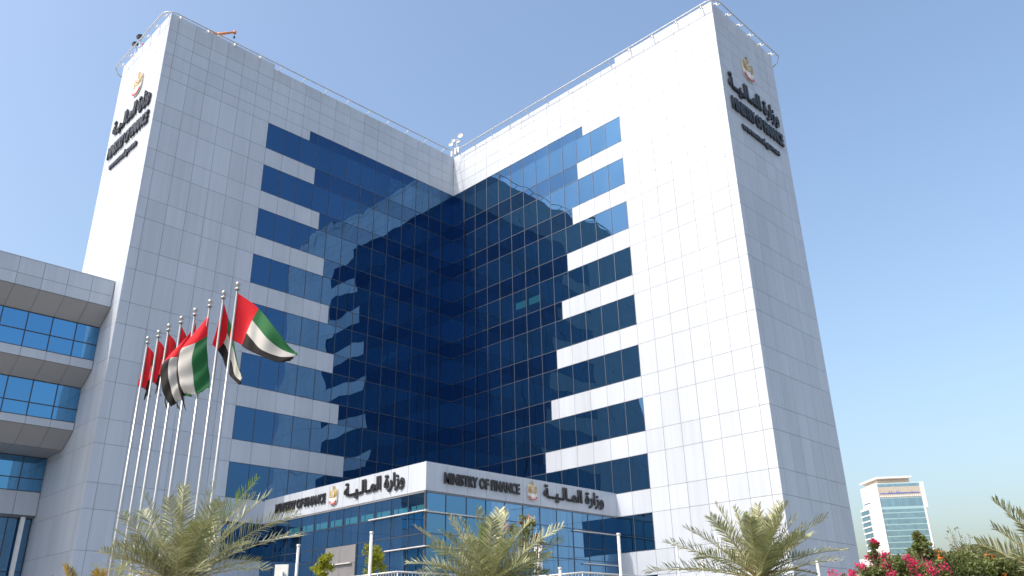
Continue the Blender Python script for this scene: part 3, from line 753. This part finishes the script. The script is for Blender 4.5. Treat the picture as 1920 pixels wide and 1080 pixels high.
# shrubs in the foreground
r = random.Random(77)
bb = [(-.02, 3.0, .05, .13), (.06, 2.85, 0, .2), (-.12, 2.6, 0, .24), (.22, 2.6, .1, .24)]
for q in range(38):
    a = r.uniform(-.95, 1.35); bb.append((a, 2.68 - .34 * abs(a - .2) ** 1.3 - abs(r.gauss(0, .22)), r.uniform(-.4, .4), r.uniform(.2, .32)))
bb += [(-.5, 1.3, 0, .5), (.5, 1.3, 0, .5), (0, .8, 0, .55)]
shrub('bougainvillea', (-32.58, -48.3, 0), bb, 'bougainvillea bush covered in magenta flowers at the lower right', 'flowering bush', 21, ('leafmid', 'leafgrey', 'leafmid'), .06, 560, ('magenta', .68), fl_n=62, fl_size=.045)
shrub('trumpet_bush', (-31.6, -48.75, 0), [(.0, 3.22, 0, .10), (-.06, 3.02, 0, .16), (.10, 2.95, .05, .16), (0, 2.78, 0, .22), (.16, 2.6, 0, .22), (-.18, 2.62, 0, .2), (.05, 2.4, 0, .3), (.25, 2.2, 0, .3), (-.1, 2.0, 0, .35), (0, 1.4, 0, .4)],
      'tall green shrub with orange trumpet flowers standing before the distant tower', 'flowering shrub', 22, ('leafmid', 'leafmid', 'leafgrey'), .085, 330, ('flame', .11), fl_n=9, fl_size=.06)
shrub('trumpet_bush', (-27.45, -34.95, 0), [(a * 1.16, b * 1.155, c_, d * 1.1) for a, b, c_, d in [(-.02, 4.68, 0, .18), (.1, 4.5, 0, .2), (.27, 4.55, 0, .18), (-.3, 4.4, 0, .2), (.12, 4.3, 0, .25), (.42, 4.15, 0, .22), (-.1, 4.15, 0, .25), (.2, 3.9, 0, .3), (0, 3.4, 0, .35), (.2, 2.6, 0, .4)]],
      'tall shrub with orange flower tips rising behind the centre palm', 'flowering shrub', 23, ('leafmid', 'leafgrey', 'leafgrey'), .10, 110, ('flame', .25), fl_n=9, fl_size=.08)
for i, (bx, by, hh, sd, lab) in enumerate(((-30.5, -48.55, 2.9, 24, 'dense mid green shrub with a few orange blooms right of the bougainvillea'), (-29.3, -48.7, 3.12, 25, 'loose olive green shrub between the trumpet shrub and the right edge palm'), (-29.6, -49.6, 2.86, 26, 'dark green shrub with pale pink blossom at the lower right corner'))):
    r = random.Random(sd)
    bl = [(r.uniform(-1.0, 1.0), hh - .1 - abs(r.gauss(0, .3)), r.uniform(-.5, .5), r.uniform(.2, .36)) for _ in range(30)] + [(r.uniform(-.7, .7), hh * .55, r.uniform(-.4, .4), .45) for _ in range(4)]
    shrub('garden_shrub', (bx, by, 0), bl, lab, 'shrub', sd, (('leafmid', 'leafdark'), ('leafgrey', 'leafmid'), ('leafdark', 'leafmid'))[i], .075, 620, (('flame', .06), None, ('pale', .22))[i], fl_n=14, fl_size=.06, group='green shrubs at the lower right')
# thin wispy branches above the shrubs
r = random.Random(31)
wt = thing('wispy_shrub', (-28.6, -48.6, 0), 'sparse twiggy shrub with thin branches against the sky at lower right', 'shrub')
st = MB(); cr = MB()
for kk in range(9):
    a = r.uniform(-.35, .55); b0 = V((-28.6, -48.6, 0)) + CR * a * .3
    top = V((-28.6, -48.6, 0)) + CR * a + UP * r.uniform(3.0, 3.72) + CF * r.uniform(-.2, .2)
    st.tube([b0, b0.lerp(top, .6) + CR * r.uniform(-.1, .1), top], [.02, .009, .003], 'bark', 4)
    for q in range(22):
        p = b0.lerp(top, r.uniform(.66, 1.0)) + V((r.uniform(-.16, .16), r.uniform(-.16, .16), r.uniform(-.08, .1)))
        st.tube([b0.lerp(top, r.uniform(.66, .95)), p], [.004, .002], 'bark', 3, False); leafball(cr, p, .05, 5, .05, 'leafgrey', r)
st.build('stem', wt); cr.build('crown', wt)
# two young street trees with lime crowns
def young_tree(x, y, zc, rad, seed, label):
    r = random.Random(seed); t = thing('young_tree', (x, y, 0), label, 'tree', 'young trees before the entrance')
    m = MB(); m.tube([(x, y, 0), (x + .03, y, zc * .5), (x, y + .03, zc - rad * .3), (x, y, zc + rad * .6)], [.07, .055, .035, .01], 'bark', 8)
    for kk in range(7):
        a = kk * .9; m.tube([(x, y, zc - rad * .6 + kk * .08), (x + math.cos(a) * rad * .7, y + math.sin(a) * rad * .7, zc + r.uniform(-.1, .3))], [.018, .005], 'bark', 4, False)
    m.build('trunk', t)
    cr = MB()
    for kk in range(16):
        q = V((r.gauss(0, .5), r.gauss(0, .5), r.gauss(0, .5)))
        leafball(cr, V((x, y, zc)) + q * rad, rad * r.uniform(.25, .45), 90, .12, 'leaflime', r)
    cr.build('crown', t)
young_tree(-29.1, -25.9, 4.66, .36, 41, 'small young tree with a lime green crown, left of the white post')
young_tree(-27.5, -27.0, 4.80, .50, 42, 'small young tree with a lime green crown, behind the white post')

# ------------------------------------------------------------------ posts, boards, terraces with railings
posts = [(-31.97, -28.76, 4.85, .06, 'white lamp post before the left side of the entrance'), (-29.96, -30.1, 5.28, .07, 'white lamp post in front of the young tree'),
         (-23.67, -33.13, 4.18, .075, 'short white post at the corner of the right terrace railing'), (-22.27, -34.83, 5.32, .075, 'tall white lamp post right of the entrance'),
         (-19.4, -35.4, 5.13, .055, 'slim white lamp post left of the right palm'), (-17.2, -35.1, 4.65, .07, 'white post half hidden by the left fronds of the right palm'),
         (-15.2, -34.5, 4.76, .06, 'thin white post behind the right palm'), (-7.87, -35.5, 5.01, .08, 'white post before the shaded end wall of the tower')]
for x, y, h, rd, lab in posts:
    t = thing('lamp_post', (x, y, 0), lab, 'lamp post', 'white posts in front of the building')
    m = MB(); m.tube([(x, y, 0), (x, y, h - .02)], rd * .8, 'postgrey', 14); m.build('pole', t)
    m = MB(); m.lathe((x, y, h - .06), [(rd + .006, 0), (rd + .006, .05), (rd * .8, .07), (0, .075)], 'galv', 14); m.build('cap', t)
    m = MB(); m.lathe((x, y, 0), [(rd + .1, 0), (rd + .1, .03), (rd + .02, .05), (rd + .01, .2)], 'galv', 14); m.build('base', t)
def board(x, y, z0, z1, w, label):
    t = thing('sign_board', (x, y, 0), label, 'sign board')
    o = V((x, y, z0)); m = MB(); m.obox(o, CR * w, CF * .08, UP * (z1 - z0), 'white'); m.build('panel', t)
    m = MB(); pp = o + CR * w * .5 + CF * .14; m.tube([(pp.x, pp.y, 0), (pp.x, pp.y, z1 - .1)], .05, 'galv', 10); m.build('post', t)
    m = MB(); pp = o + CR * w * .62 - CF * .05; m.tube([pp + UP * .0, pp + UP * (z1 - z0 - .22)], .045, 'galv', 10); m.build('pipe', t)
board(-33.58, -30.13, 2.6, 4.03, .41, 'white back of a board on a post beside the left palm')
board(-22.86, -31.06, 4.15, 5.17, .34, 'white board standing behind the right fronds of the centre palm')

def terrace(x0, y0, x1, y1, label, rl, hz=4.12):
    t = thing('terrace_wall', ((x0 + x1) / 2, (y0 + y1) / 2, 0), label, 'terrace wall', 'raised terraces before the entrance')
    m = MB(); m.box((x0, y0, 0), (x1, y1, 2.95), 'conc'); m.build('retaining_wall', t)
    m = MB(); m.box((x0 - .08, y0 - .08, 2.954), (x1 + .08, y1 + .08, 3.05), 'kerb'); m.build('coping', t)
    g = thing('terrace_railing', (x0, y0, 3.05), rl, 'railing', 'white railings on the terraces')
    m = MB(); m.tube([(x0, y1, hz), (x0, y0, hz), (x1, y0, hz)], .035, 'galv', 8); m.build('handrail', g)
    m = MB(); m.tube([(x0, y1, 3.15), (x0, y0, 3.15), (x1, y0, 3.15)], .02, 'white', 6); m.build('bottom_rail', g)
    n = int((y1 - y0) / .17)
    for i in range(min(n, 45)):
        m = MB(); y = y0 + .17 * i; m.tube([(x0, y, 3.05), (x0, y, hz - .03)], .009 if i % 7 else .025, 'galv', 5); m.build('baluster', g)
    n = int((x1 - x0) / .17)
    for i in range(1, min(n, 45)):
        m = MB(); x = x0 + .17 * i; m.tube([(x, y0, 3.05), (x, y0, hz - .03)], .009 if i % 7 else .025, 'galv', 5); m.build('baluster', g)
terrace(-28.0, -29.1, -24.6, -24.0, 'pale raised terrace below the left of the entrance, carrying a white railing', 'white railing with thin balusters on the left terrace, before the entrance corner')
terrace(-23.15, -33.75, -18.2, -28.8, 'pale raised terrace before the right wing, carrying a white railing', 'white railing with thin balusters on the right terrace, by the tall lamp post', 3.98)

# ------------------------------------------------------------------ distant tower and villa
A0 = V((511.8, 162.6, 0)); B0 = V((529.1, 139.8, 0)); C0 = V((526.7, 179.1, 0))
e1 = (B0 - A0).normalized(); e2 = (C0 - A0).normalized(); TW = (B0 - A0).length; TD = (C0 - A0).length
n1 = V((e1.y, -e1.x, 0)); n1 = n1 if n1.dot(A0) < 0 else -n1
n2 = V((e2.y, -e2.x, 0)); n2 = n2 if n2.dot(A0) < 0 else -n2
far = thing('distant_tower', A0, 'distant white tower with teal glass front and a flat overhanging roof, right of the ministry', 'tower')
f1 = Face(A0, e1, n1); f2 = Face(A0, e2, n2)
ZT = 94.3
D0 = C0 + (B0 - A0)
m = MB(); foot = [A0, B0, D0, C0]
for i in range(4):
    a, b = foot[i], foot[(i + 1) % 4]; m.face([a, b, b + UP * ZT, a + UP * ZT], 'towerwhite')
m.face([p + UP * ZT for p in foot], 'towerwhite'); m.build('shaft', far)
m = MB()
zz = [(0, 50)] + [(50 + 3.65 * i, 50 + 3.65 * (i + 1)) for i in range(8)] + [(79.2, 84.6)]
for z0, z1 in [(3.65 * i - 1.1, 3.65 * (i + 1) - 1.1) for i in range(1, 22)] + [(79.2, 84.9), (91.9, 94.1)]:
    if z1 > 79.3 and z0 < 79: continue
    for i in range(12): pane(m, f1, .8 + 2.2 * i, .8 + 2.2 * (i + 1), z0, z1 - .55, 'towerglass', N=2, k0=.15, amp=.01)
    bar(m, f1, .8, 27.2, z1 - .55, z1, .05, .22, 'towerband')
bar(m, f1, .8, 27.2, 77.6, 79.2, .05, .2, 'towerband')
m.build('window', far)
m = MB(); bar(m, f1, -1.0, .8, 0, ZT, -.1, .7, 'towerwhite'); bar(m, f1, 27.2, 29.6, 78, ZT, -.1, .7, 'towerwhite'); bar(m, f1, 27.2, 28.2, 0, 78, -.1, .5, 'towerwhite'); m.build('pilaster', far)
m = MB(); bar(m, f1, .8, 27.2, 85.0, 91.8, .05, .4, 'tan')
m.build('sign_band', far)
m = MB(); r = random.Random(5); x = 1.6
while x < 26:
    w_ = r.uniform(.5, 1.6); bar(m, f1, x, x + w_, 87.3, 88.0, .42, .6, 'signblue')
    if r.random() < .3: bar(m, f1, x, x + .3, 88.0, 89.2, .42, .6, 'signblue')
    x += w_ + r.uniform(.05, .5)
for i in range(19): bar(m, f1, 1.4 + 1.35 * i, 2.2 + 1.35 * i, 85.3, 86.2, .42, .6, 'towerwhite')
m.build('sign_lettering', far)
m = MB()
for i in range(21):
    z0 = 79.4 - 3.65 * (i + 1)
    pane(m, f2, 12.4, 24.6, z0 + .8, z0 + 3.65, 'towerglass', N=2, k0=1.0); bar(m, f2, 12.2, 25.6, z0, z0 + .8, 0, 1.35, 'towerwhite')
bar(m, f2, 11.6, 12.4, 0, 80.6, -.1, 1.3, 'towerwhite'); bar(m, f2, 11.6, 25, 79.4, 80.6, -.1, 1.25, 'towerwhite'); m.build('bay_window', far)
m = MB(); bar(m, f2, 11.5, 21, 90.4, 91.0, -.1, .06, 'tan'); bar(m, f2, 11.2, 21, 83.2, 84.0, -.1, .06, 'towerglass'); m.build('slot_window', far)
m = MB(); q = [A0 + e1 * 2.5 + e2 * 2.5, B0 - e1 * 6 + e2 * 2.5, D0 - e1 * 6 - e2 * 2, C0 + e1 * 2.5 - e2 * 2]
for i in range(4):
    a, b = q[i], q[(i + 1) % 4]; m.face([a + UP * ZT, b + UP * ZT, b + UP * 97.6, a + UP * 97.6], 'tan')
m.build('penthouse', far)
m = MB(); q = [A0 + e1 * 1.0 - n1 * -.5, B0 - e1 * 5.5 - n1 * -.5, D0 - e1 * 5, C0 + e1 * 1 - e2 * -2]
m.face([p + UP * 97.3 for p in reversed(q)], 'towerwhite'); m.face([p + UP * 98.4 for p in q], 'towerwhite')
for i in range(4):
    a, b = q[i], q[(i + 1) % 4]; m.face([a + UP * 97.3, b + UP * 97.3, b + UP * 98.4, a + UP * 98.4], 'towerwhite')
m.build('roof', far)

vil = thing('distant_house', (138, 23, 0), 'small white house far off, at the foot of the distant tower', 'house')
m = MB(); o = V((136.4, 24.2, 0)); m.obox(o, V((2.2, -5.6, 0)), V((6, 4, 0)), UP * 16.2, 'towerwhite'); m.obox(o + V((.3, -.9, 16.2)), V((1.0, -2.3, 0)), V((3, 2, 0)), UP * .8, 'towerwhite'); m.build('wall', vil)
m = MB(); m.obox(o + V((.30, -1.25, 15.2)) - V((.06, .03, 0)), V((.45, -1.1, 0)), V((.05, .03, 0)), UP * .5, 'tan'); m.obox(o + V((1.25, -3.3, 14.9)) - V((.06, .03, 0)), V((.5, -1.3, 0)), V((.05, .03, 0)), UP * .6, 'tan'); m.build('window', vil)

# ------------------------------------------------------------------ ground
def sheet(name, x0, y0, x1, y1, z, mn):
    m = MB(); m.face([(x0, y0, z), (x1, y0, z), (x1, y1, z), (x0, y1, z)], mn); return tag(m.build(name), kind='structure')
sheet('ground', -3000, -3000, 3000, 3000, -.03, 'sand')
sheet('plaza', -62, -47, 14, 24, -.02, 'paving')
sheet('lawn', -45, -46, -15, -36.5, -.012, 'lawn')
sheet('planting_bed', -46, -52.5, -22, -47.3, -.012, 'lawn')
sheet('road', -300, -72, 300, -56, -.016, 'asphalt')
m = MB(); m.box((-300, -56, -.03), (300, -55.7, .1), 'kerb'); tag(m.build('kerb'), kind='structure')
sheet('pavement', -300, -55.7, 300, -52.6, .0, 'paving')
m = MB()
for i in range(60): m.face([(-150 + 5 * i, -64.1, -.012), (-147.5 + 5 * i, -64.1, -.012), (-147.5 + 5 * i, -63.9, -.012), (-150 + 5 * i, -63.9, -.012)], 'white')
tag(m.build('road_marking'), kind='structure')

# ------------------------------------------------------------------ light, sky, camera
SUN = V((-1.0, .215, 1.07)).normalized()
EL = math.asin(SUN.z); ROT = math.atan2(SUN.x, SUN.y)
w = bpy.data.worlds.new('World'); SC.world = w; w.use_nodes = True
nt = w.node_tree; bg = nt.nodes['Background']
sk = nt.nodes.new('ShaderNodeTexSky'); sk.sky_type = 'NISHITA'; sk.sun_disc = False
sk.sun_elevation = EL; sk.sun_rotation = ROT; sk.altitude = 10; sk.air_density = 1.38; sk.dust_density = 4.8; sk.ozone_density = 2.9
nt.links.new(sk.outputs['Color'], bg.inputs['Color']); bg.inputs['Strength'].default_value = .15
sl = bpy.data.lights.new('sun', 'SUN'); sl.energy = 2.0; sl.angle = R(.53); sl.color = (.90, .805, .70)
so = bpy.data.objects.new('sun', sl); COL.objects.link(so); so.rotation_euler = SUN.to_track_quat('Z', 'Y').to_euler(); so.location = (-60, 10, 70)

cam = bpy.data.cameras.new('camera'); cam.sensor_width = 36; cam.sensor_fit = 'HORIZONTAL'; cam.lens = 1555.13 / 1920 * 36; cam.clip_start = .1; cam.clip_end = 6000
co = bpy.data.objects.new('camera', cam); COL.objects.link(co)
RT = V((0.70399483, -0.70995845, -0.01871592)); UU = V((-0.26864243, -0.29059566, 0.91836017)); FW = V((0.65743633, 0.64149292, 0.3953028))
mw = Matrix((RT, UU, -FW)).transposed().to_4x4(); mw.translation = V((-47.6306, -54.3468, 1.6)); co.matrix_world = mw
SC.camera = co
vs = SC.view_settings; vs.view_transform = 'Standard'; vs.look = 'None'; vs.exposure = .80; vs.gamma = 1.
SC.display_settings.display_device = 'sRGB'
SC.cycles.max_bounces = 8; SC.cycles.glossy_bounces = 6; SC.cycles.use_denoising = True
